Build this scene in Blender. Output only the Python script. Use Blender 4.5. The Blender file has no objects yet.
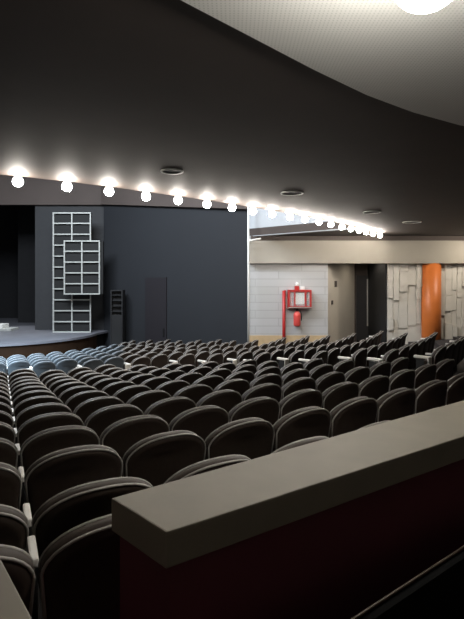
import bpy, bmesh, math, random
from mathutils import Vector, Matrix
random.seed(7)
SC = bpy.context.scene
COL = SC.collection
EYE = 1.55
CX, CY = -9.4, 19.3           # centre of the curved rows (on the stage)
F = 465.0
HOR = 281.0

# ------------------------------------------------------------------ materials
def mat(name, col, rough=0.6, metal=0.0, noise=0.0, nscale=8.0, emit=None, estr=0.0, spec=0.5, bump=0.0, sheen=0.0):
    m = bpy.data.materials.new(name); m.use_nodes = True
    nt = m.node_tree; b = nt.nodes['Principled BSDF']
    b.inputs['Base Color'].default_value = (*col, 1)
    b.inputs['Roughness'].default_value = rough
    b.inputs['Metallic'].default_value = metal
    b.inputs['Specular IOR Level'].default_value = spec
    if sheen: b.inputs['Sheen Weight'].default_value = sheen
    if noise or bump:
        tc = nt.nodes.new('ShaderNodeTexCoord')
        n = nt.nodes.new('ShaderNodeTexNoise'); n.inputs['Scale'].default_value = nscale; n.inputs['Detail'].default_value = 4
        nt.links.new(tc.outputs['Object'], n.inputs['Vector'])
        if noise:
            r = nt.nodes.new('ShaderNodeMixRGB'); r.blend_type = 'MIX'
            r.inputs[1].default_value = (*[c*(1-noise) for c in col], 1)
            r.inputs[2].default_value = (*[min(1, c*(1+noise)) for c in col], 1)
            nt.links.new(n.outputs['Fac'], r.inputs[0]); nt.links.new(r.outputs[0], b.inputs['Base Color'])
        if bump:
            bp = nt.nodes.new('ShaderNodeBump'); bp.inputs['Strength'].default_value = bump
            nt.links.new(n.outputs['Fac'], bp.inputs['Height']); nt.links.new(bp.outputs[0], b.inputs['Normal'])
    if emit:
        b.inputs['Emission Color'].default_value = (*emit, 1); b.inputs['Emission Strength'].default_value = estr
    return m

def board_wall_mat():
    m = mat('pale_board_wall', (.5, .5, .49), .55)
    nt = m.node_tree; b = nt.nodes['Principled BSDF']
    tc = nt.nodes.new('ShaderNodeTexCoord'); mp = nt.nodes.new('ShaderNodeMapping')
    mp.inputs['Rotation'].default_value = (math.radians(90), 0, 0)
    br = nt.nodes.new('ShaderNodeTexBrick')
    br.inputs['Color1'].default_value = (.45, .45, .45, 1); br.inputs['Color2'].default_value = (.42, .42, .41, 1)
    br.inputs['Mortar'].default_value = (.36, .355, .35, 1)
    br.inputs['Scale'].default_value = 1.0; br.inputs['Brick Width'].default_value = 1.6
    br.inputs['Row Height'].default_value = .27; br.inputs['Mortar Size'].default_value = .016
    nt.links.new(tc.outputs['Object'], mp.inputs[0]); nt.links.new(mp.outputs[0], br.inputs['Vector'])
    nt.links.new(br.outputs['Color'], b.inputs['Base Color'])
    return m

def dots_mat():
    m = mat('perforated_ceiling', (.42, .42, .40), .7)
    nt = m.node_tree; b = nt.nodes['Principled BSDF']
    tc = nt.nodes.new('ShaderNodeTexCoord')
    sc = nt.nodes.new('ShaderNodeVectorMath'); sc.operation = 'SCALE'; sc.inputs['Scale'].default_value = 42
    fr = nt.nodes.new('ShaderNodeVectorMath'); fr.operation = 'FRACTION'
    sb = nt.nodes.new('ShaderNodeVectorMath'); sb.operation = 'SUBTRACT'; sb.inputs[1].default_value = (.5, .5, 0)
    mu = nt.nodes.new('ShaderNodeVectorMath'); mu.operation = 'MULTIPLY'; mu.inputs[1].default_value = (1, 1, 0)
    ln = nt.nodes.new('ShaderNodeVectorMath'); ln.operation = 'LENGTH'
    lt = nt.nodes.new('ShaderNodeMath'); lt.operation = 'LESS_THAN'; lt.inputs[1].default_value = .22
    mx = nt.nodes.new('ShaderNodeMixRGB'); mx.inputs[1].default_value = (.80, .79, .75, 1); mx.inputs[2].default_value = (.62, .62, .58, 1)
    L = nt.links.new
    L(tc.outputs['Object'], sc.inputs[0]); L(sc.outputs[0], fr.inputs[0]); L(fr.outputs[0], sb.inputs[0])
    L(sb.outputs[0], mu.inputs[0]); L(mu.outputs[0], ln.inputs[0]); L(ln.outputs['Value'], lt.inputs[0])
    L(lt.outputs[0], mx.inputs[0]); L(mx.outputs[0], b.inputs['Base Color'])
    return m

M = dict(
    fabric=mat('seat_fabric', (.034, .023, .017), .62, noise=.3, nscale=40, spec=.35, sheen=.0),
    bluelitfabric=mat('blue_lit_fabric', (.066, .078, .088), .6, noise=.2, nscale=40),  # seat fabric with bluish light painted into its colour
    bluelitpiping=mat('blue_lit_piping', (.20, .215, .23), .5),  # piping to match, the same bluish light in its colour
    piping=mat('seat_piping', (.38, .365, .335), .40),
    armpost=mat('arm_support', (.02, .02, .02), .5),
    armcap=mat('armrest_cap', (.80, .77, .72), .4, noise=.1),
    armwhite=mat('aisle_armrest', (.78, .74, .66), .45, noise=.05),
    mark=mat('row_mark', (.12, .09, .06), .6),
    floor=mat('carpet_floor', (.018, .014, .013), .9, noise=.3, nscale=30),
    soffit=mat('brown_ceiling', (.050, .037, .031), .75, noise=.18, nscale=2.2),
    dots=dots_mat(),
    darkwall=mat('blue_black_wall', (.012, .0138, .0172), .8, noise=.12, nscale=.8),
    board=board_wall_mat(),
    upper=mat('white_plaster', (.40, .42, .44), .7, noise=.05),
    beam=mat('beige_beam', (.33, .30, .25), .7, noise=.08, nscale=2),
    splay=mat('beige_splay', (.62, .56, .47), .7, noise=.08, nscale=2),
    tile=mat('acoustic_tile', (.60, .57, .51), .8, noise=.12, nscale=3),
    orange=mat('orange_paint', (.62, .17, .035), .45, noise=.06, nscale=3),
    red=mat('red_paint', (.40, .022, .02), .4, noise=.1),
    pinkred=mat('red_cylinder', (.60, .07, .06), .35),
    white=mat('white_enamel', (.75, .74, .7), .4, noise=.03),
    dark=mat('black_paint', (.008, .008, .0085), .6, noise=.2),
    stagecloth=mat('black_stage_cloth', (.010, .010, .011), .9, noise=.3, nscale=3),
    grid=mat('grey_metal', (.46, .47, .44), .45, .2, noise=.06),
    gridback=mat('dark_panel', (.007, .0073, .007), .75, noise=.2),
    stage=mat('stage_boards', (.13, .13, .145), .45, noise=.2, nscale=2),
    stagefront=mat('stage_wood', (.020, .010, .005), .85, noise=.3, nscale=3, spec=.1),
    railtop=mat('stone_ledge', (.165, .147, .118), .55, noise=.16, nscale=9, bump=.05),
    railface=mat('maroon_panel', (.085, .014, .026), .75, noise=.25, nscale=5),
    brown=mat('brown_pelmet', (.075, .058, .050), .8, noise=.2, nscale=1),
    jamb=mat('grey_jamb', (.034, .035, .037), .8, noise=.12),
    glassdark=mat('dark_door', (.030, .029, .030), .3, noise=.1),
    steel=mat('brushed_steel', (.5, .49, .46), .35, .6, noise=.04),
    bulb=mat('lit_globe', (1, 1, 1), .4, emit=(1.0, .93, .84), estr=185),
    lamp=mat('lit_diffuser', (1, 1, 1), .4, emit=(1.0, .96, .88), estr=80),
    skirt=mat('oak_skirting', (.52, .38, .22), .5, noise=.15),
    glass=mat('cabinet_glass', (.8, .8, .8), .15),
)
_g = M['glass'].node_tree.nodes['Principled BSDF']; _g.inputs['Alpha'].default_value = .22

# ------------------------------------------------------------------ helpers
def obj(name, bm, m, parent=None, smooth=False):
    me = bpy.data.meshes.new(name); bm.normal_update(); bm.to_mesh(me); bm.free()
    me.materials.append(m)
    if smooth:
        for p in me.polygons: p.use_smooth = True
    o = bpy.data.objects.new(name, me); COL.objects.link(o)
    if parent: o.parent = parent
    return o
def empty(name, loc, rz=0.0):
    o = bpy.data.objects.new(name, None); COL.objects.link(o); o.location = loc; o.rotation_euler = (0, 0, rz)
    o.empty_display_size = .1
    return o
def tag(o, label, cat, group=None):
    o['label'] = label; o['category'] = cat
    if group: o['group'] = group
    return o
def struct(o, label=None, cat=None):
    o['kind'] = 'structure'
    if label: o['label'] = label
    if cat: o['category'] = cat
    return o
def box(bm, x0, x1, y0, y1, z0, z1, mx=None):
    r = bmesh.ops.create_cube(bm, size=1)
    for v in r['verts']:
        v.co = Vector((x0+(v.co.x+.5)*(x1-x0), y0+(v.co.y+.5)*(y1-y0), z0+(v.co.z+.5)*(z1-z0)))
        if mx: v.co = mx @ v.co
    return r['verts']
def bevel(bm, w, seg=2):
    bmesh.ops.bevel(bm, geom=bm.edges[:], offset=w, segments=seg, affect='EDGES', profile=.6)
    return bm
def prism(bm, pts, z0, z1):
    """vertical prism over plan polygon pts"""
    lo = [bm.verts.new((p[0], p[1], z0)) for p in pts]; hi = [bm.verts.new((p[0], p[1], z1)) for p in pts]
    n = len(pts)
    for i in range(n):
        bm.faces.new((lo[i], lo[(i+1) % n], hi[(i+1) % n], hi[i]))
    bm.faces.new(lo[::-1]); bm.faces.new(hi)
def lathe(bm, prof, n=24, mx=None):
    rings = []
    for r, z in prof:
        rings.append([bm.verts.new((r*math.cos(2*math.pi*i/n), r*math.sin(2*math.pi*i/n), z)) for i in range(n)])
    for a, b in zip(rings, rings[1:]):
        for i in range(n):
            bm.faces.new((a[i], a[(i+1) % n], b[(i+1) % n], b[i]))
    bm.faces.new(rings[0][::-1]); bm.faces.new(rings[-1])
    if mx:
        for ring in rings:
            for v in ring: v.co = mx @ v.co
def tube(bm, pts, r, n=6):
    pts = [Vector(p) for p in pts]; rings = []
    for i, p in enumerate(pts):
        t = (pts[min(i+1, len(pts)-1)] - pts[max(i-1, 0)]).normalized()
        up = Vector((0, 1, 0)) if abs(t.y) < .9 else Vector((1, 0, 0))
        a = t.cross(up).normalized(); b = t.cross(a)
        rings.append([bm.verts.new(p + r*(math.cos(2*math.pi*k/n)*a + math.sin(2*math.pi*k/n)*b)) for k in range(n)])
    for a, b in zip(rings, rings[1:]):
        for k in range(n): bm.faces.new((a[k], a[(k+1) % n], b[(k+1) % n], b[k]))
    bm.faces.new(rings[0][::-1]); bm.faces.new(rings[-1])
def pol(r, th):          # th in radians, 0 faces the camera side
    return (CX + r*math.sin(th), CY - r*math.cos(th))
def rth(x, y):
    return math.hypot(x-CX, y-CY), math.atan2(x-CX, CY-y)
R = math.radians
def ray(px, Y): return (px-232)/F*Y      # lateral offset seen at a picture column, at depth Y

# ------------------------------------------------------------------ rake
R0, ROW = 20.13, .75
def drop(r):             # how far a seat top lies below the eye
    if r > 12: return .77 + .125*(R0-r)
    return .77 + .125*(R0-12) + .075*(12-r)
SEATH = .86
NROWS = 20
rows = [19.80] + [R0 - ROW*k for k in range(1, NROWS)]
rowfloor = [EYE - drop(r) - SEATH for r in rows]

# floor: one terraced mesh, each step an arc
bm = bmesh.new()
edges = [34.0] + [r + .20 for r in rows] + [3.0]
zs = [0.0] + rowfloor
ths = [R(a) for a in range(-24, 91, 3)]
prev = None
for k in range(len(zs)):
    ro, ri, z = edges[k], edges[k+1], zs[k]
    A = []; B = []
    for th in ths:
        t1 = min(th, math.acos(.3/ro)); t2 = min(th, math.acos(.3/ri))
        A.append(bm.verts.new((*pol(ro, t1), z))); B.append(bm.verts.new((*pol(ri, t2), z)))
    for i in range(len(ths)-1):
        if (A[i].co-A[i+1].co).length < 1e-6: continue
        bm.faces.new((A[i], A[i+1], B[i+1], B[i]))
    if prev:
        for i in range(len(ths)-1):
            if (A[i].co-A[i+1].co).length < 1e-6: continue
            bm.faces.new((prev[i], prev[i+1], A[i+1], A[i]))
    prev = B
struct(obj('floor', bm, M['floor']))

# ------------------------------------------------------------------ bulbs line (edge of the balcony soffit)
HS = 1.55        # soffit above the eye
meas = [(18,180),(67,185),(109,190),(146,195),(178,199),(207,203),(232,206.5),(253,210),(272,213),(290,216),(305,218.5),(319,221),(331,223.5),(342,226),(351,228),(359,229.7),(366,231.3),(373,233),(380,234.6)]
HB = 1.47
def bulb_xy(px, y):
    Z = HB*F/(HOR-y); return ((px-232)/F*Z, Z)
bl = [bulb_xy(*p) for p in meas]
# ------------------------------------------------------------------ soffit
UW0, UW1 = (.60, 16.0), (3.75, 13.35)      # the pale wall above the beam
inner = []
t_meet = rth(*UW1)[1]
def edge_r(th):
    # radius of the soffit edge: bulbs lie just behind it
    pts = [rth(*p) for p in bl]; pts = [(t, r) for r, t in pts]
    if th <= pts[0][0]: return pts[0][1] - .12
    for (a, ra), (b, rb) in zip(pts, pts[1:]):
        if a <= th <= b: return ra + (rb-ra)*(th-a)/(b-a) - .12
    return pts[-1][1] - .12
tl = [R(a) for a in range(-24, 30, 3)] + [R(a) for a in range(30, 60, 1)]
ip = [(*pol(edge_r(t), t), t) for t in tl if t < t_meet - .02]
ip.append((*UW1, t_meet)); ip.append((2.2, 14.65, rth(2.2, 14.65)[1])); ip.append((*UW0, rth(*UW0)[1])); 
ip.append((*pol(11.2, R(84)), R(84)))
step = [(-30, -3.2), (-6, -3.0), (-1.64, 1.17), (-.278, 2.48), (.6, 3.32), (1.084, 3.75), (1.6, 4.13), (2.23, 4.5), (3.2, 4.95), (4.5, 5.5), (9, 7.6), (16, 11)]
def step_r(th):
    dx, dy = math.sin(th), -math.cos(th); best = None
    for (ax, ay), (bx, by) in zip(step, step[1:]):
        ex, ey = bx-ax, by-ay; den = dx*ey - dy*ex
        if abs(den) < 1e-9: continue
        t = ((ax-CX)*ey - (ay-CY)*ex)/den; q = ((ax-CX)*dy - (ay-CY)*dx)/den
        if t > 0 and -1e-6 <= q <= 1+1e-6 and (best is None or t < best): best = t
    return best if best else 24.0
bm = bmesh.new()
A = [bm.verts.new((x, y, EYE+HS)) for x, y, t in ip]; B = [bm.verts.new((*pol(step_r(t), t), EYE+HS)) for x, y, t in ip]
A2 = [bm.verts.new((x, y, EYE+HS+.25)) for x, y, t in ip]
for i in range(len(ip)-1):
    bm.faces.new((A[i], B[i], B[i+1], A[i+1]))
    bm.faces.new((A[i], A[i+1], A2[i+1], A2[i]))
struct(obj('ceiling', bm, M['soffit']))
# rear ceiling: lower perforated panel
bm = bmesh.new()
tt = [R(a) for a in range(-24, 86, 1)]
RD = .05
A = [bm.verts.new((*pol(step_r(t), t), EYE+HS-RD)) for t in tt]; B = [bm.verts.new((*pol(34, t), EYE+HS-RD)) for t in tt]
A2 = [bm.verts.new((*pol(step_r(t), t), EYE+HS+.02)) for t in tt]
for i in range(len(tt)-1):
    bm.faces.new((A[i], B[i], B[i+1], A[i+1])); bm.faces.new((A[i], A[i+1], A2[i+1], A2[i]))
struct(obj('ceiling_rear', bm, M['dots']))
# hall ceiling, high and out of the picture
bm = bmesh.new(); box(bm, -32, 6, 4, 30, EYE+6.6, EYE+6.8)
struct(obj('ceiling_hall', bm, M['brown']))

# ------------------------------------------------------------------ bulbs
ordn = ['first','second','third','fourth','fifth','sixth','seventh','eighth','ninth','tenth','eleventh','twelfth','thirteenth','fourteenth','fifteenth','sixteenth','seventeenth','eighteenth','nineteenth','twentieth',
 'twenty-first','twenty-second','twenty-third','twenty-fourth','twenty-fifth','twenty-sixth','twenty-seventh','twenty-eighth','twenty-ninth','thirtieth','thirty-first','thirty-second','thirty-third','thirty-fourth','thirty-fifth','thirty-sixth','thirty-seventh','thirty-eighth','thirty-ninth','fortieth']
b0 = None
for i, (x, y) in enumerate(bl):
    if b0 is None:
        b0 = root = empty('globe_bulb', (x, y, EYE+HS))
        bm = bmesh.new(); bmesh.ops.create_uvsphere(bm, u_segments=16, v_segments=10, radius=.074, matrix=Matrix.Translation((0, 0, -.105)))
        obj('globe', bm, M['bulb'], root, True)
        bm = bmesh.new(); lathe(bm, [(.05, 0), (.05, -.018), (.032, -.022), (.028, -.04)], 14)
        obj('socket', bm, M['white'], root)
    else:
        root = b0.copy(); COL.objects.link(root); root.location = (x, y, EYE+HS)
        for ch in list(b0.children):
            c = ch.copy(); COL.objects.link(c); c.parent = root
    tag(root, f'glowing white globe bulb under the dark ceiling edge, {ordn[i]} bulb counting from the left', 'light bulb', 'globe bulbs along the ceiling edge')

# ceiling lamp near the viewer
lx, ly = .795, 1.885
lamp = empty('ceiling_lamp', (lx, ly, EYE+HS-RD)); tag(lamp, 'bright round ceiling lamp glowing at the top right, over the parapet', 'ceiling lamp')
bm = bmesh.new(); lathe(bm, [(.09, 0), (.09, -.02), (.05, -.035), (.045, -.12)], 30); obj('lamp_mount', bm, M['white'], lamp)
bm = bmesh.new(); bmesh.ops.create_uvsphere(bm, u_segments=40, v_segments=24, radius=.15, matrix=Matrix.Translation((0, 0, -.245)))
obj('diffuser', bm, M['lamp'], lamp, True)

# recessed rings in the dark soffit
for i, (px, py, wd, lab) in enumerate([(172,171,.16,'thin round recessed ceiling ring above the fourth and fifth bulbs'),
                              (292,193,.2,'flat round recessed ceiling ring above the tenth bulb'),
                              (372,212,.2,'flat round recessed ceiling ring above the right end of the bulb row'),
                              (412,222,.24,'small round recessed ceiling ring over the beam, right of the bulb row')]):
    Z = HS*F/(HOR-py); e = empty('ceiling_ring', (ray(px, Z), Z, EYE+HS)); tag(e, lab, 'ceiling fitting', 'unlit ceiling fittings')
    bm = bmesh.new(); n = 28
    for a in range(n):
        t0, t1 = 2*math.pi*a/n, 2*math.pi*(a+1)/n
        q = []
        for (rr, zz) in ((wd, 0), (wd, -.012), (wd-.025, -.014), (wd-.025, 0)):
            q.append([(rr*math.cos(t), rr*math.sin(t), zz) for t in (t0, t1)])
        for j in range(3):
            bm.faces.new([bm.verts.new(c) for c in (q[j][0], q[j][1], q[j+1][1], q[j+1][0])])
    obj('ring', bm, M['grid'], e)
    bm = bmesh.new(); lathe(bm, [(wd-.024, -.002), (wd-.03, -.004)], 24); obj('recess', bm, M['dark'], e)

# ------------------------------------------------------------------ right wall and its parts
WY = 16.0
ZF = -2.2                     # below every floor there
XA, XB, XC = .60, ray(328, WY), ray(388, WY)
bm = bmesh.new(); box(bm, XA, XB, WY, WY+.25, ZF, EYE+HS)
struct(obj('wall_right', bm, M['board']))
# splayed side of the door recess
xs, ys = ray(354.5, 18.2), 18.2
bm = bmesh.new(); prism(bm, [(XB, WY+.02), (xs, ys), (xs-.2, ys+.1), (XB-.2, WY+.26)], ZF, EYE+HS)
struct(obj('wall_splay', bm, M['splay']))
# recess back with a double door
bm = bmesh.new(); box(bm, xs-.2, XC+1.6, ys+.02, ys+.2, ZF, EYE+1.4)
struct(obj('wall_recess', bm, M['brown']))
bm = bmesh.new(); box(bm, XB, XC+1.6, WY+.05, ys+.1, EYE+.72, EYE+.85)
struct(obj('ceiling_recess', bm, M['brown']))
dr = empty('door_2', (0, 0, 0)); struct(dr)
bm = bmesh.new()
x0 = xs+.06; dw = .86
for k in range(2):
    box(bm, x0+k*(dw+.02), x0+k*(dw+.02)+dw, ys-.05, ys+.015, ZF+.9, EYE+.22)
obj('door_leaf', bm, M['glassdark'], dr)
bm = bmesh.new()
for xx in (ray(367.5, ys-.1), ray(380, ys-.1)):
    tube(bm, [(xx, ys-.1, EYE-1.75), (xx, ys-.1, EYE+.08)], .028, 10)
    for zz in (EYE-1.6, EYE-.05): tube(bm, [(xx, ys-.1, zz), (xx, ys-.04, zz)], .015, 6)
obj('door_handle', bm, M['steel'], dr)
# light strip fitting in the recess ceiling
bm = bmesh.new(); box(bm, ray(360, 17), ray(368, 17), 16.9, 17.15, EYE+.69, EYE+.72); bevel(bm, .008)
o = obj('recess_light', bm, M['white']); tag(o, 'small pale fitting on the ceiling of the dark door recess', 'ceiling fitting')
# wall plates on splay
dv = Vector((xs-XB, ys-WY, 0)).normalized(); nv = Vector((dv.y, -dv.x, 0))
def on_splay(px): 
    k = (px-232)/F
    # XB + s*dv.x = k*(WY + s*dv.y)
    s = (k*WY - XB)/(dv.x - k*dv.y); return Vector((XB + s*dv.x, WY+.02 + s*dv.y, 0))
for px, py, sz, lab in ((335.5, 284, .09, 'small grey wall plate on the beige wall beside the dark door recess, upper one'), (332, 302.5, .06, 'small grey switch on the beige wall beside the dark door recess, lower one')):
    p = on_splay(px); z = EYE + (HOR-py)*p.y/F
    mx = Matrix(((dv.x, nv.x, 0, p.x), (dv.y, nv.y, 0, p.y), (0, 0, 1, z), (0, 0, 0, 1)))
    bm = bmesh.new(); box(bm, -sz, sz, -.02, .03, -sz*1.2, sz*1.2); bevel(bm, .008)
    for v in bm.verts: v.co = mx @ v.co
    o = obj('wall_plate', bm, M['brown']); tag(o, lab, 'wall plate')
# tiled acoustic wall
bm = bmesh.new(); box(bm, XC, 14, WY+.12, WY+.3, ZF, EYE+HS); 
# side of recess
box(bm, XC, XC+.12, WY+.12, ys+.1, ZF, EYE+HS)
x = XC
rnd = random.Random(3)
while x < 11:
    w = rnd.choice((.17, .2, .24, .3))
    z = -1.2 - rnd.random()*.6
    while z < EYE+.7:
        h = rnd.choice((.42, .55, .7, .85))
        d = rnd.choice((.015, .04, .07, .10))
        box(bm, x+.006, x+w-.006, WY+.12-d, WY+.13, z+.006, min(z+h, EYE+.72)-.006)
        z += h
    x += w
struct(obj('wall_acoustic', bm, M['tile']))
bm = bmesh.new(); box(bm, XC-.06, XC-.002, WY+.1, ys+.1, ZF, EYE+HS); struct(obj('trim_4', bm, M['dark']))
# beam across
bm = bmesh.new(); box(bm, XA+.0, 14, 15.8, WY+.11, EYE+.60, EYE+1.34); box(bm, XA+.0, 14, 15.78, 15.8, EYE+1.29, EYE+1.37)
struct(obj('beam', bm, M['beam']))
bm = bmesh.new(); box(bm, XA+.05, 14, 15.9, WY+.1, EYE+1.375, EYE+HS-.005)
struct(obj('trim_1', bm, M['brown']))
# pale wall above
d = Vector((UW1[0]-UW0[0], UW1[1]-UW0[1], 0)).normalized(); n = Vector((-d.y, d.x, 0))
bm = bmesh.new(); prism(bm, [UW0, UW1, (UW1[0]-n.x*-.2, UW1[1]+n.y*.2), (UW0[0]+n.x*.2, UW0[1]+n.y*.2)], EYE+HS-.02, EYE+6.6)
struct(obj('wall_upper', bm, M['upper']))
# white corner pipe with bracket
cp = empty('corner_pipe', (XA-.05, WY-.42, 0)); tag(cp, 'thin white pipe running up the corner between the dark wall and the pale wall', 'pipe')
bm = bmesh.new(); tube(bm, [(0, 0, -1.6), (0, 0, EYE+4)], .035, 10); obj('pipe', bm, M['white'], cp, True)
bm = bmesh.new(); tube(bm, [(0, 0, EYE+1.36), (.1, -.02, EYE+1.36), (.42, -.03, EYE+1.42)], .03, 8); obj('bracket', bm, M['white'], cp, True)
# oak skirting on pale wall
fz = EYE - drop(12.3) - SEATH
bm = bmesh.new(); box(bm, XA, XB, WY-.025, WY, -2.2, -.32); 
struct(obj('baseboard_right', bm, M['skirt']))

# orange column
ccx, ccy = ray(430.5, 16.0), 16.15
rc, tc_ = rth(ccx, ccy)
fcol = EYE - drop(rc) - SEATH - .2
bm = bmesh.new(); lathe(bm, [(.335, -1.1), (.335, EYE+.61)], 40, Matrix.Translation((ray(430.5, ccy), ccy-.02, 0)))
struct(obj('column', bm, M['orange'], None, True), 'smooth orange round column standing against the tiled wall', 'column')

# fire point
fx0, fx1 = ray(288, 15.75), ray(311.5, 15.75)
fz1, fz0 = EYE-.30, EYE-.93
fc = empty('fire_hose_cabinet', ((fx0+fx1)/2, WY, fz0)); tag(fc, 'red framed fire cabinet with a glass front on the pale board wall', 'fire cabinet')
W2 = (fx1-fx0)/2; H = fz1-fz0; D = .24
bm = bmesh.new()
box(bm, -W2, W2, -.02, 0, 0, H); box(bm, -W2, -W2+.03, -D, -.02, 0, H); box(bm, W2-.03, W2, -D, -.02, 0, H)
box(bm, -W2+.03, W2-.03, -D, -.02, 0, .03); box(bm, -W2+.03, W2-.03, -D, -.02, H-.03, H)
obj('cabinet_body', bm, M['red'], fc)
bm = bmesh.new()
for a, b, c, e in ((-W2, W2, 0, .075), (-W2, W2, H-.065, H), (-W2, -W2+.06, .075, H-.065), (W2-.06, W2, .075, H-.065), (-.19, -.15, .075, H-.065), (.17, .22, .075, H-.065)):
    box(bm, a, b, -D-.035, -D, c, e)
dd = obj('cabinet_door', bm, M['red'], fc)
bm = bmesh.new(); box(bm, -W2+.05, W2-.05, -D-.012, -D-.006, .07, H-.06); obj('glass_pane', bm, M['glass'], dd)
bm = bmesh.new(); box(bm, -.14, .165, -D+.03, -D+.05, .14, H-.11); bevel(bm, .01); obj('notice_plate', bm, M['white'], fc)
bm = bmesh.new(); lathe(bm, [(.05, .05), (.055, .07), (.055, H-.2), (.03, H-.13), (.025, H-.08)], 16, Matrix.Translation((-W2+.11, -.12, 0))); obj('hose_nozzle', bm, M['pinkred'], fc, True)
bm = bmesh.new(); tube(bm, [(.26+.03*math.sin(k), -.13, .1+k*.045) for k in range(9)], .03, 8); obj('hose', bm, M['dark'], fc, True)
bm = bmesh.new(); box(bm, -W2, W2, -D-.05, -D-.035, .015, .05); obj('lower_rail', bm, M['steel'], dd)
# alarm on top
al = empty('alarm_sounder', (ray(297, WY), WY-.1, fz1)); tag(al, 'small red and white alarm with a pale lamp on top of the red cabinet', 'alarm')
bm = bmesh.new(); box(bm, -.09, .05, -.07, .1, 0, .13); bevel(bm, .012); obj('alarm_base', bm, M['red'], al)
bm = bmesh.new(); lathe(bm, [(.05, .13), (.06, .15), (.06, .2), (.04, .24), (.01, .26)], 16, Matrix.Translation((-.01, -.01, 0))); obj('alarm_lamp', bm, M['white'], al, True)
bm = bmesh.new(); box(bm, .07, .24, -.06, .1, 0, .11); bevel(bm, .012); obj('alarm_box', bm, M['white'], al)
# red pipe
rp = empty('red_pipe', (ray(284.0, 15.9), WY-.07, 0)); tag(rp, 'vertical red fire pipe running down the pale wall left of the red cabinet', 'pipe')
bm = bmesh.new(); tube(bm, [(0, 0, -1.1), (0, 0, fz1-.03)], .055, 12); obj('pipe', bm, M['red'], rp, True)
bm = bmesh.new(); tube(bm, [(0, 0, fz1-.05), (.065, 0, fz1-.05)], .04, 10); obj('elbow', bm, M['red'], rp, True)
# extinguisher
ex = empty('fire_extinguisher', (ray(297, 15.85), WY-.15, EYE-1.55)); tag(ex, 'red fire extinguisher hanging on the pale wall below the red cabinet', 'fire extinguisher')
bm = bmesh.new(); lathe(bm, [(.06, 0), (.1, .015), (.118, .06), (.122, .38), (.11, .45), (.07, .5), (.035, .52)], 22); obj('cylinder', bm, M['pinkred'], ex, True)
bm = bmesh.new(); lathe(bm, [(.03, .515), (.03, .56), (.045, .565), (.045, .59)], 12); box(bm, -.1, .04, -.02, .02, .585, .605); obj('valve', bm, M['dark'], ex)
bm = bmesh.new(); tube(bm, [(.03, 0, .56), (.11, -.03, .54), (.145, -.04, .42), (.14, -.03, .2)], .016, 8); obj('hose', bm, M['dark'], ex, True)
bm = bmesh.new(); box(bm, -.06, .06, .1, .15, .2, .5); obj('wall_bracket', bm, M['steel'], ex)

# ------------------------------------------------------------------ dark front wall, proscenium, stage
FW0, FW1 = Vector((.60, 16.0, 0)), Vector((-5.6, 20.3, 0))
u = (FW1-FW0).normalized(); un = Vector((-u.y, u.x, 0))
if un.y < 0: un = -un
bm = bmesh.new(); a, b = FW0, FW1
prism(bm, [(a.x, a.y), (b.x, b.y), (b.x+un.x*.3, b.y+un.y*.3), (a.x+un.x*.3, a.y+un.y*.3)], -2.6, EYE+6.6)
struct(obj('wall_front', bm, M['darkwall']))
Lw = (FW1-FW0).length
def on_front(px):
    k = (px-232)/F; s = (k*FW0.y - FW0.x)/(u.x - k*u.y); return FW0 + u*s
pd0, pd1 = on_front(167), on_front(146)
d1 = empty('door_1', (0, 0, 0)); struct(d1)
mxd = Matrix(((-u.x, -un.x, 0, pd1.x), (-u.y, -un.y, 0, pd1.y), (0, 0, 1, 0), (0, 0, 0, 1)))
wd = (pd1-pd0).length
bm = bmesh.new(); box(bm, 0, wd, -.02, .05, -1.7, EYE+.14, mxd); obj('door_leaf', bm, mat('plum_door', (.009, .007, .010), .8, noise=.1), d1)
bm = bmesh.new(); box(bm, wd-.14, wd-.09, .05, .1, -.6, -.3, mxd); obj('door_handle', bm, M['dark'], d1)
# proscenium: wall right of the opening (behind the lattice), header
JX0, JX1 = ray(36.5, 20.6), ray(52, 20.6)
bm = bmesh.new(); box(bm, JX0, FW1.x+.2, 20.45, 20.8, -2.6, EYE+6.6)
struct(obj('wall_proscenium', bm, M['jamb']))
bm = bmesh.new(); box(bm, -22, FW1.x+.1, 20.3, 20.44, EYE+3.33, EYE+6.6)
struct(obj('trim_2', bm, M['brown']))
bm = bmesh.new()
prism(bm, [(FW0.x-un.x*.02, FW0.y-un.y*.02), (FW1.x-un.x*.02, FW1.y-un.y*.02), (FW1.x-un.x*.14, FW1.y-un.y*.14), (FW0.x-un.x*.14, FW0.y-un.y*.14)], EYE+2.45, EYE+6.6)
for v in bm.verts:
    if v.co.z < EYE+3: v.co.z += .87*(FW0.x-v.co.x)/(FW0.x-FW1.x)
struct(obj('trim_3', bm, M['brown']))
# stage interior
bm = bmesh.new(); box(bm, -24, JX0+2, 27, 27.2, -2.6, EYE+6.6)
struct(obj('wall_stage', bm, M['stagecloth']))
bm = bmesh.new(); box(bm, ray(18, 24), ray(38, 24), 24, 24.15, -1, EYE+6)
o = obj('stage_curtain', bm, M['stagecloth']); tag(o, 'black curtain leg hanging at the side of the stage opening', 'curtain')
RST = 3.85
ST = EYE-2.15
bm = bmesh.new(); pts = [pol(RST, R(a)) for a in range(-90, 91, 4)]
pts = pts + [(JX0+5, 27.0), (-24, 27.0), (-24, CY)]
prism(bm, pts, ST-.08, ST)
struct(obj('stage_floor', bm, M['stage']), 'grey boarded stage floor with a curved front edge', 'stage')
bm = bmesh.new(); pts = [pol(RST-.06, R(a)) for a in range(-90, 91, 4)]
prism(bm, pts, -2.6, ST-.08)
struct(obj('stage_front', bm, M['stagefront']), 'dark brown wooden front of the curved stage', 'stage')
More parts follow.
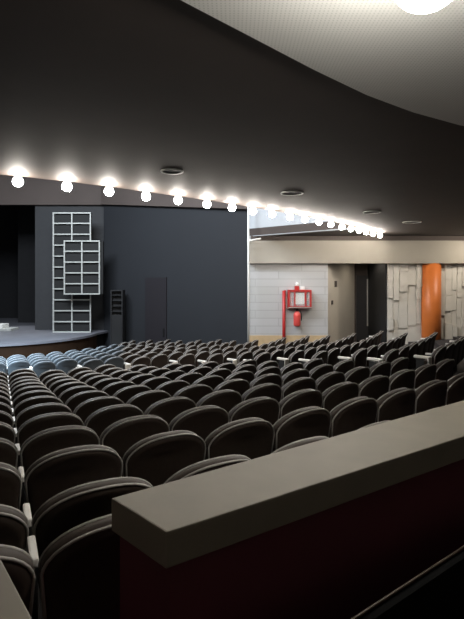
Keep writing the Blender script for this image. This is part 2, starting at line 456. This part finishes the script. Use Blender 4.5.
# lit white platform on the stage at the frame edge
px = empty('stage_platform', (ray(-8, 20.2), 20.2, ST)); tag(px, 'low white lit step at the left edge of the stage', 'platform')
bm = bmesh.new(); box(bm, -.5, .95, -.3, .5, 0, .10); bevel(bm, .012); obj('lower_step', bm, M['grid'], px)
bm = bmesh.new(); box(bm, -.5, .50, -.1, .5, .10, .27); bevel(bm, .012); obj('upper_step', bm, M['white'], px)

# lattice frames on the stage
def lattice(name, x0, x1, y, z0, z1, nc, nr, lab, back):
    t = empty(name, ((x0+x1)/2, y, z0)); tag(t, lab, 'lattice panel')
    w = x1-x0; h = z1-z0; b = .024
    bm = bmesh.new()
    for i in range(nc+1):
        xx = -w/2 + w*i/nc; box(bm, xx-b, xx+b, -.03, .03, 0, h)
    obj('upright', bm, M['grid'], t)
    bm = bmesh.new()
    for j in range(nr+1):
        zz = h*j/nr; zz = min(max(zz, b), h-b); box(bm, -w/2-b, w/2+b, -.04, .03, zz-b, zz+b)
    obj('crossbar', bm, M['grid'], t)
    bm = bmesh.new(); box(bm, -w/2, w/2+back, .055, .055+.16, b, h-b); obj('backing_panel', bm, M['gridback'], t)
    return t
Y1 = 19.4
lattice('lattice_tower', ray(53.5, Y1), ray(90.5, Y1), Y1, ST, EYE+(HOR-212.5)*Y1/F, 2, 11, 'tall narrow grey lattice tower of two columns standing on the stage', 0)
Y2 = 18.9
t2 = lattice('lattice_screen', ray(64.5, Y2), ray(99.5, Y2), Y2, EYE+(HOR-294.5)*Y2/F, EYE+(HOR-240.5)*Y2/F, 2, 5, 'smaller grey lattice panel hung in front of the tall lattice tower', .12)
bm = bmesh.new()
for zz in (.4, 1.7): box(bm, -.5, -.42, .2, .45, zz, zz+.08); box(bm, .1, .18, .2, .45, zz, zz+.08)
obj('hanging_bracket', bm, M['dark'], t2)
# equipment rack by the dark wall
Yr = 19.0
er = empty('equipment_rack', (ray(118, Yr), Yr, EYE-3.2)); tag(er, 'tall dark equipment rack with faint pale shelf edges beside the stage', 'rack')
hh = 3.2 + (HOR-290)*Yr/F
bm = bmesh.new(); box(bm, -.24, -.2, -.25, .25, 0, hh); box(bm, .2, .24, -.25, .25, 0, hh); box(bm, -.2, .2, .2, .25, 0, hh); box(bm, -.2, .2, -.25, .2, hh-.04, hh); box(bm, -.2, .2, -.22, .2, 0, hh-1.0); box(bm, -.2, .2, -.1, .2, hh-1.0, hh-.04)
obj('cabinet', bm, M['dark'], er)
for k in range(4):
    bm = bmesh.new(); box(bm, -.2, .2, -.25, .2, hh-.22-k*.22, hh-.20-k*.22); obj('shelf', bm, M['gridback'], er)

# ------------------------------------------------------------------ unseen enclosing walls
bm = bmesh.new(); box(bm, -30, -29.8, -8, 27, -3, EYE+6.6); struct(obj('wall_left', bm, M['darkwall']))
bm = bmesh.new(); box(bm, -30, 14, -3.2, -3, -.1, EYE+HS); struct(obj('wall_back', bm, M['splay']))

# ------------------------------------------------------------------ parapet
PH = .48
def at_h(px, y, h): Z = h*F/(y-HOR); return Vector(((px-232)/F*Z, Z, 0))
pA, pB = at_h(111, 498, PH), at_h(166, 532, PH)      # far and near corner of the end
far_e, near_e = at_h(464, 400, PH), at_h(464, 436, PH)
dF = (far_e-pA).normalized(); dN = (near_e-pB).normalized()
far_e = pA + dF*7.0; near_e = pB + dN*7.0
pr = empty('parapet', (0, 0, 0)); tag(pr, 'thick stone-topped parapet with dark maroon sides in front of the viewer', 'parapet')
bm = bmesh.new(); prism(bm, [(pB.x, pB.y), (near_e.x, near_e.y), (far_e.x, far_e.y), (pA.x, pA.y)], EYE-PH-.072, EYE-PH); bevel(bm, .004)
obj('ledge_cap', bm, M['railtop'], pr)
ins = .012
c = (pA+pB+far_e+near_e)/4
def inset(p, q): v = (q-p).normalized(); return p
nrm = Vector((-dF.y, dF.x, 0))
q = [pB + dN*.015 + nrm*.014, near_e + nrm*.014, far_e - nrm*.014, pA + dF*.015 - nrm*.014]
bm = bmesh.new(); prism(bm, [(v.x, v.y) for v in q], 0, EYE-PH-.072)
obj('wall_panel', bm, M['railface'], pr)
# left parapet piece, only its corner in view
l0, l1 = at_h(-2, 553, .62), at_h(36, 625, .62)
ld = (l1-l0).normalized(); ln = Vector((ld.y, -ld.x, 0))
if ln.x > 0: ln = -ln
lp = empty('left_parapet', (0, 0, 0)); lp.name = 'passage_parapet'; tag(lp, 'pale ledge end at the lower left corner beside the passage', 'parapet')
la = l0 - ld*.02; lb = l1 + ld*.5
bm = bmesh.new(); prism(bm, [(la.x, la.y), (lb.x, lb.y), (lb.x+ln.x*.4, lb.y+ln.y*.4), (la.x+ln.x*.4, la.y+ln.y*.4)], EYE-.62-.07, EYE-.62); bevel(bm, .004)
obj('ledge_cap', bm, M['railtop'], lp)
la2 = la + ln*.014 + ld*.014; lb2 = lb + ln*.014
bm = bmesh.new(); prism(bm, [(la2.x, la2.y), (lb2.x, lb2.y), (lb2.x+ln.x*.36, lb2.y+ln.y*.36), (la2.x+ln.x*.36, la2.y+ln.y*.36)], 0, EYE-.69)
obj('wall_panel', bm, M['railface'], lp)
# dark handrail close to the viewer, lower right
h0, h1 = at_h(340, 625, .70), at_h(470, 541, .70)
hd = (h1-h0).normalized(); hn = Vector((hd.y, -hd.x, 0))
hr = empty('near_barrier', (0, 0, 0)); tag(hr, 'black barrier with a thin brown top edge at the lower right corner', 'barrier')
a_, b_ = h0 - hd*.3, h1 + hd*.6
bm = bmesh.new(); prism(bm, [(a_.x, a_.y), (b_.x, b_.y), (b_.x+hn.x*.02, b_.y+hn.y*.02), (a_.x+hn.x*.02, a_.y+hn.y*.02)], 0, EYE-.712); obj('barrier_panel', bm, mat('matt_black', (.003, .003, .003), .95, noise=.1, spec=.1), hr)
bm = bmesh.new(); tube(bm, [(a_.x, a_.y, EYE-.705), (b_.x, b_.y, EYE-.705)], .003, 8); obj('edge_strip', bm, mat('brown_edge', (.05, .032, .02), .5, noise=.1), hr)

# ------------------------------------------------------------------ the seats
SW = .540; PITCH = .56; YAW = math.radians(0)
def seat_outline(n=18):
    """half-open list (x, z) of the backrest outline from lower left over the arc to lower right"""
    hw = SW/2; pts = [(-hw*.80, .30), (-hw*.93, .46)]
    sh, top = .70, SEATH
    for i in range(n+1):
        t = math.pi - math.pi*i/n
        x = hw*math.cos(t)
        pts.append((x, sh + (top-sh)*max(0, 1-abs(x/hw)**2.3)**.60))
    pts += [(hw*.93, .46), (hw*.80, .30)]
    return pts
def wrap(x, z, y):
    # recline and horizontal curvature of the shell
    return (x, y - (z-.45)*.17 + .95*x*x, z)
def backrest_mesh():
    bm = bmesh.new(); pts = seat_outline()
    layers = []
    for y, sc_ in ((-.034, .955), (-.040, .90), (-.028, 1.0), (.030, 1.0), (.046, .90)):
        pass
    prof = [(-.044, .86), (-.041, .95), (-.030, 1.0), (.026, 1.0), (.040, .95), (.046, .84)]
    cz = .56
    for y, s in prof:
        layers.append([bm.verts.new(wrap(x*s, cz+(z-cz)*s, y)) for x, z in pts])
    n = len(pts)
    for a, b in zip(layers, layers[1:]):
        for i in range(n): bm.faces.new((a[i], a[(i+1) % n], b[(i+1) % n], b[i]))
    for lay, fl in ((layers[0], 1), (layers[-1], 0)):
        # fill: horizontal strips between mirrored vertices
        for i in range(n//2-1):
            l0_, l1_, r1_, r0_ = lay[i], lay[i+1], lay[n-2-i], lay[n-1-i]
            if l1_ is r1_: f = (l0_, l1_, r0_)
            else: f = (l0_, l1_, r1_, r0_)
            try: bm.faces.new(f if fl else f[::-1])
            except ValueError: pass
        if n % 2: 
            m_ = n//2
            try: bm.faces.new((lay[m_-1], lay[m_], lay[m_+1]))
            except ValueError: pass
    bmesh.ops.recalc_face_normals(bm, faces=bm.faces)
    return bm
def piping_mesh():
    bm = bmesh.new(); pts = seat_outline()[1:-1]
    cz = .56
    for y, s in ((-.036, .992), (.034, .992)):
        tube(bm, [wrap(x*s, cz+(z-cz)*s, y) for x, z in pts], .0062, 6)
    return bm
def cushion_mesh():
    # tipped-up seat squab, folded against the front of the back
    bm = bmesh.new(); box(bm, -.225, .225, .07, .17, .27, .62)
    bevel(bm, .035, 3)
    for v in bm.verts: v.co.y += (v.co.z-.27)*.10
    return bm
def support_mesh(x):
    bm = bmesh.new()
    box(bm, x-.014, x+.014, .17, .30, .03, .64); box(bm, x-.02, x+.02, .17, .34, 0, .03)
    return bm
def cap_mesh(x):
    bm = bmesh.new(); box(bm, x-.016, x+.016, .14, .32, .64, .675); bevel(bm, .009, 2)
    return bm
def endcap_mesh(x):
    bm = bmesh.new(); box(bm, x-.022, x+.026, .06, .34, .655, .70); bevel(bm, .008, 2)
    bm2 = bmesh.new(); box(bm2, x-.15, x+.026, .04, .06, .50, .70); bevel(bm2, .006, 1)
    me = bpy.data.meshes.new('t'); bm2.to_mesh(me); bm2.free(); bm.from_mesh(me); bpy.data.meshes.remove(me)
    return bm

gang = [(-9.5, 11.5), (-4.7, 11.0), (-2.2, 11.0), (-.3, 10.4), (2.6, 7.85), (3.5, 7.25), (7.8, 4.3)]
def gdist(x, y):
    best = 9; side = 0
    for (ax, ay), (bx, by) in zip(gang, gang[1:]):
        dx, dy = bx-ax, by-ay; t = max(0, min(1, ((x-ax)*dx+(y-ay)*dy)/(dx*dx+dy*dy)))
        d = math.hypot(x-ax-t*dx, y-ay-t*dy)
        if d < best: best = d; side = (bx-ax)*(y-ay)-(by-ay)*(x-ax)
    return best, side
def wall_gap(x, y):
    """distance in front of the right and front walls (negative = behind)"""
    if x > FW0.x - .2: d = WY - y
    else: d = 9
    w = Vector((x, y, 0)) - FW0
    return min(d, -w.dot(un) if x < FW0.x+1 else 9)
cand = []
for k, r in enumerate(rows):
    dth = PITCH / r
    zf = rowfloor[k]
    off = rth(-.92, 2.1)[1] + dth*.5          # a gap between seats points at the viewer
    for j in range(-70, 80):
        th = off + dth*j
        if th > R(95) or th < R(-20): continue
        x, y = pol(r, th)
        if y < .9: continue
        px_ = 232 + F*x/y; py_ = HOR + F*(EYE-(zf+SEATH))/y
        hw_ = F*.3/y
        if px_ < -hw_ or px_ > 464+hw_: continue
        if wall_gap(x, y) < (2.0 if x > 2.4 else .75): continue
        if math.hypot(x-ray(430.5, ccy), y-ccy) < .75: continue
        if math.hypot(x-er.location.x, y-er.location.y) < .7: continue
        gd, sd = gdist(x, y)
        if gd < .62: continue
        fx_, fy_ = (CX-x)/r, (CY-y)/r
        if (x*fx_+y*fy_)/math.hypot(x, y) < .10: continue
        # behind the parapet?
        v = Vector((x, y, 0)) - pA
        along, across = v.dot(dF), v.dot(nrm)
        if across < .12 and along > -.40: continue
        if k == 0 and along > .55: continue
        if k < 3 and px_ > 474: continue
        if py_ > 700: continue
        cand.append(dict(k=k, x=x, y=y, z=zf, th=th, px=px_, py=py_, s=F*SW/y, end=(gd < 1.25 and sd > 0), gd=gd, far=sd > 0))
cand.sort(key=lambda c: -c['s'])
print('SEATS', len(cand))
keep, rest = cand[:300], cand[300:]
byrow = {}
for c in keep: byrow.setdefault(c['k'], []).append(c)
proto = None
def build(c, label):
    global proto
    nm = 'theatre_seat'
    if proto is None:
        proto = {}
        r_ = empty(nm, (c['x'], c['y'], c['z']), c['th']+YAW)
        b = obj('backrest', backrest_mesh(), M['fabric'], r_, True)
        obj('piping', piping_mesh(), M['piping'], b, True)
        obj('seat_cushion', cushion_mesh(), M['fabric'], r_, True)
        s = obj('arm_support', support_mesh(-PITCH/2), M['armpost'], r_)
        obj('armrest', cap_mesh(-PITCH/2), M['armcap'], s)
        proto['root'] = r_; root = r_
    else:
        root = proto['root'].copy(); COL.objects.link(root)
        for ch in list(proto['root'].children):
            cc = ch.copy(); COL.objects.link(cc); cc.parent = root
            for g in list(ch.children):
                gg = g.copy(); COL.objects.link(gg); gg.parent = cc
    root.location = (c['x'], c['y'], c['z']); root.rotation_euler = (0, 0, c['th']+YAW)
    root['label'] = label; root['category'] = 'theatre seat'; root['group'] = 'dark theatre seats in curved rows'
    return root
endm = None; LASTS = []
b_ = cap_mesh(-PITCH/2); whitem = bpy.data.meshes.new('white_armrest'); b_.to_mesh(whitem); b_.free(); whitem.materials.append(M['armwhite'])
for k in sorted(byrow):
    L = sorted(byrow[k], key=lambda c: c['th'])
    for i, c in enumerate(L):
        if c['end'] and c['x'] > -1.5:       # beside the gangway: only the end seat of the row
            c['end'] = i == 0 or (c['th']-L[i-1]['th'])*rows[k] > PITCH*1.5
        lab = f'dark round-backed theatre seat, {ordn[k]} row out from the parapet, {ordn[i]} from left in that row'
        if c['end']:
            lab = f'dark theatre seat with white aisle armrest, {ordn[k]} row from the parapet, {ordn[i]} from left'
        root = build(c, lab)
        if c['end']:
            sup = [ch for ch in root.children if ch.name.startswith('arm_support')][0]
            arm = sup.children[0]
            if endm is None:
                bm = endcap_mesh(-PITCH/2); me = bpy.data.meshes.new('aisle_armrest'); bm.to_mesh(me); bm.free(); me.materials.append(M['armwhite']); endm = me
            lone = i == 0 or (c['th']-L[i-1]['th'])*rows[k] > PITCH*1.5
            if lone: arm.data = endm; arm['label'] = 'white armrest with drop panel'
            else: arm.data = whitem; arm['label'] = 'white armrest'
        if c['far'] and c['px'] < 122 and c['x'] < -2.6:  # bluish light on these seats is put into fabric and piping colour
            root['label'] = f'theatre seat with painted blue-grey light near the stage, {ordn[k]} row from the parapet, {ordn[i]} from left'
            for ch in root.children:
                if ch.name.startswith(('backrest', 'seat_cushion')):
                    ch.material_slots[0].link = 'OBJECT'; ch.material_slots[0].material = M['bluelitfabric']
                    for g in ch.children: g.material_slots[0].link = 'OBJECT'; g.material_slots[0].material = M['bluelitpiping']
        last = i == len(L)-1 or (L[i+1]['th']-c['th'])*rows[k] > PITCH*1.5
        if last:
            LASTS.append(root)
for root in LASTS:
    s = obj('arm_support', support_mesh(PITCH/2), M['armpost'], root); obj('armrest', cap_mesh(PITCH/2), M['armcap'], s)
if rest:
    bm = bmesh.new()
    for src in (backrest_mesh, cushion_mesh, lambda: support_mesh(-PITCH/2), piping_mesh, lambda: cap_mesh(-PITCH/2)):
        pass
    meshes = []
    for src, mi in ((backrest_mesh, 0), (cushion_mesh, 0), (lambda: support_mesh(-PITCH/2), 0), (piping_mesh, 1), (lambda: cap_mesh(-PITCH/2), 2)):
        b = src(); me = bpy.data.meshes.new('t'); b.to_mesh(me); b.free(); meshes.append((me, mi))
    for c in rest:
        mx = Matrix.Translation((c['x'], c['y'], c['z'])) @ Matrix.Rotation(c['th']+YAW, 4, 'Z')
        for me, mi in meshes:
            nv, nf = len(bm.verts), len(bm.faces)
            bm.from_mesh(me); bm.verts.ensure_lookup_table(); bm.faces.ensure_lookup_table()
            for v in bm.verts[nv:]: v.co = mx @ v.co
            for f in bm.faces[nf:]: f.material_index = mi; f.smooth = True
    o = obj('distant_theatre_seats', bm, M['fabric']); o.data.materials.append(M['piping']); o.data.materials.append(M['armcap'])
    tag(o, 'farthest small dark theatre seats in front of the stage and dark wall', 'theatre seats'); o['kind'] = 'stuff'

# ------------------------------------------------------------------ lights
def area(name, loc, target, size, power, col, size_y=None):
    l = bpy.data.lights.new(name, 'AREA'); l.energy = power; l.color = col; l.size = size
    if size_y: l.shape = 'RECTANGLE'; l.size_y = size_y
    o = bpy.data.objects.new(name, l); COL.objects.link(o); o.location = loc
    o.rotation_euler = (Vector(target)-Vector(loc)).to_track_quat('-Z', 'Y').to_euler()
    return o
area('hall_light', (-6, 12.5, EYE+6.3), (-5.5, 15, -1), 6, 2700, (.82, .90, 1.0), 5)
fl = area('front_light', (-7.2, 6.4, EYE+5.5), (-7.2, 13.6, -1.6), 1.0, 400, (.66, .84, 1.0), 1.0); fl.data.spread = R(42)
area('wall_wash', (0.2, 12.2, EYE+5.5), (1.8, 16, .5), 1.5, 190, (.95, .97, 1.0), 1.0)
area('added_wall_fill', (8.2, 14.6, EYE+1.4), (7.0, 16.1, -.4), .4, 42, (1.0, .9, .76), .5)  # unseen fill light, added to brighten the tiled wall
area('recess_lamp', (4.9, 17.0, EYE+.66), (4.9, 17, -1), .3, 5, (1, .9, .75))
sp = bpy.data.lights.new('stage_spot', 'SPOT'); sp.energy = 1500; sp.spot_size = R(40); sp.spot_blend = .6; sp.color = (.9, .95, 1)
so = bpy.data.objects.new('stage_spot', sp); COL.objects.link(so); so.location = (-11.5, 22, EYE+5.5)
so.rotation_euler = (Vector((-9.5, 20, ST))-so.location).to_track_quat('-Z', 'Y').to_euler()

w = bpy.data.worlds.new('world'); SC.world = w; w.use_nodes = True
w.node_tree.nodes['Background'].inputs[0].default_value = (.9, .95, 1, 1); w.node_tree.nodes['Background'].inputs[1].default_value = .017

# ------------------------------------------------------------------ camera
cam = bpy.data.cameras.new('camera'); co = bpy.data.objects.new('camera', cam); COL.objects.link(co)
co.location = (0, 0, EYE); co.rotation_euler = (R(90), 0, 0)
cam.sensor_fit = 'HORIZONTAL'; cam.sensor_width = 36; cam.lens = 36*F/464
cam.shift_y = -(309.5-HOR)/464
cam.clip_start = .02
SC.camera = co
SC.view_settings.view_transform = 'Standard'
SC.view_settings.look = 'None'
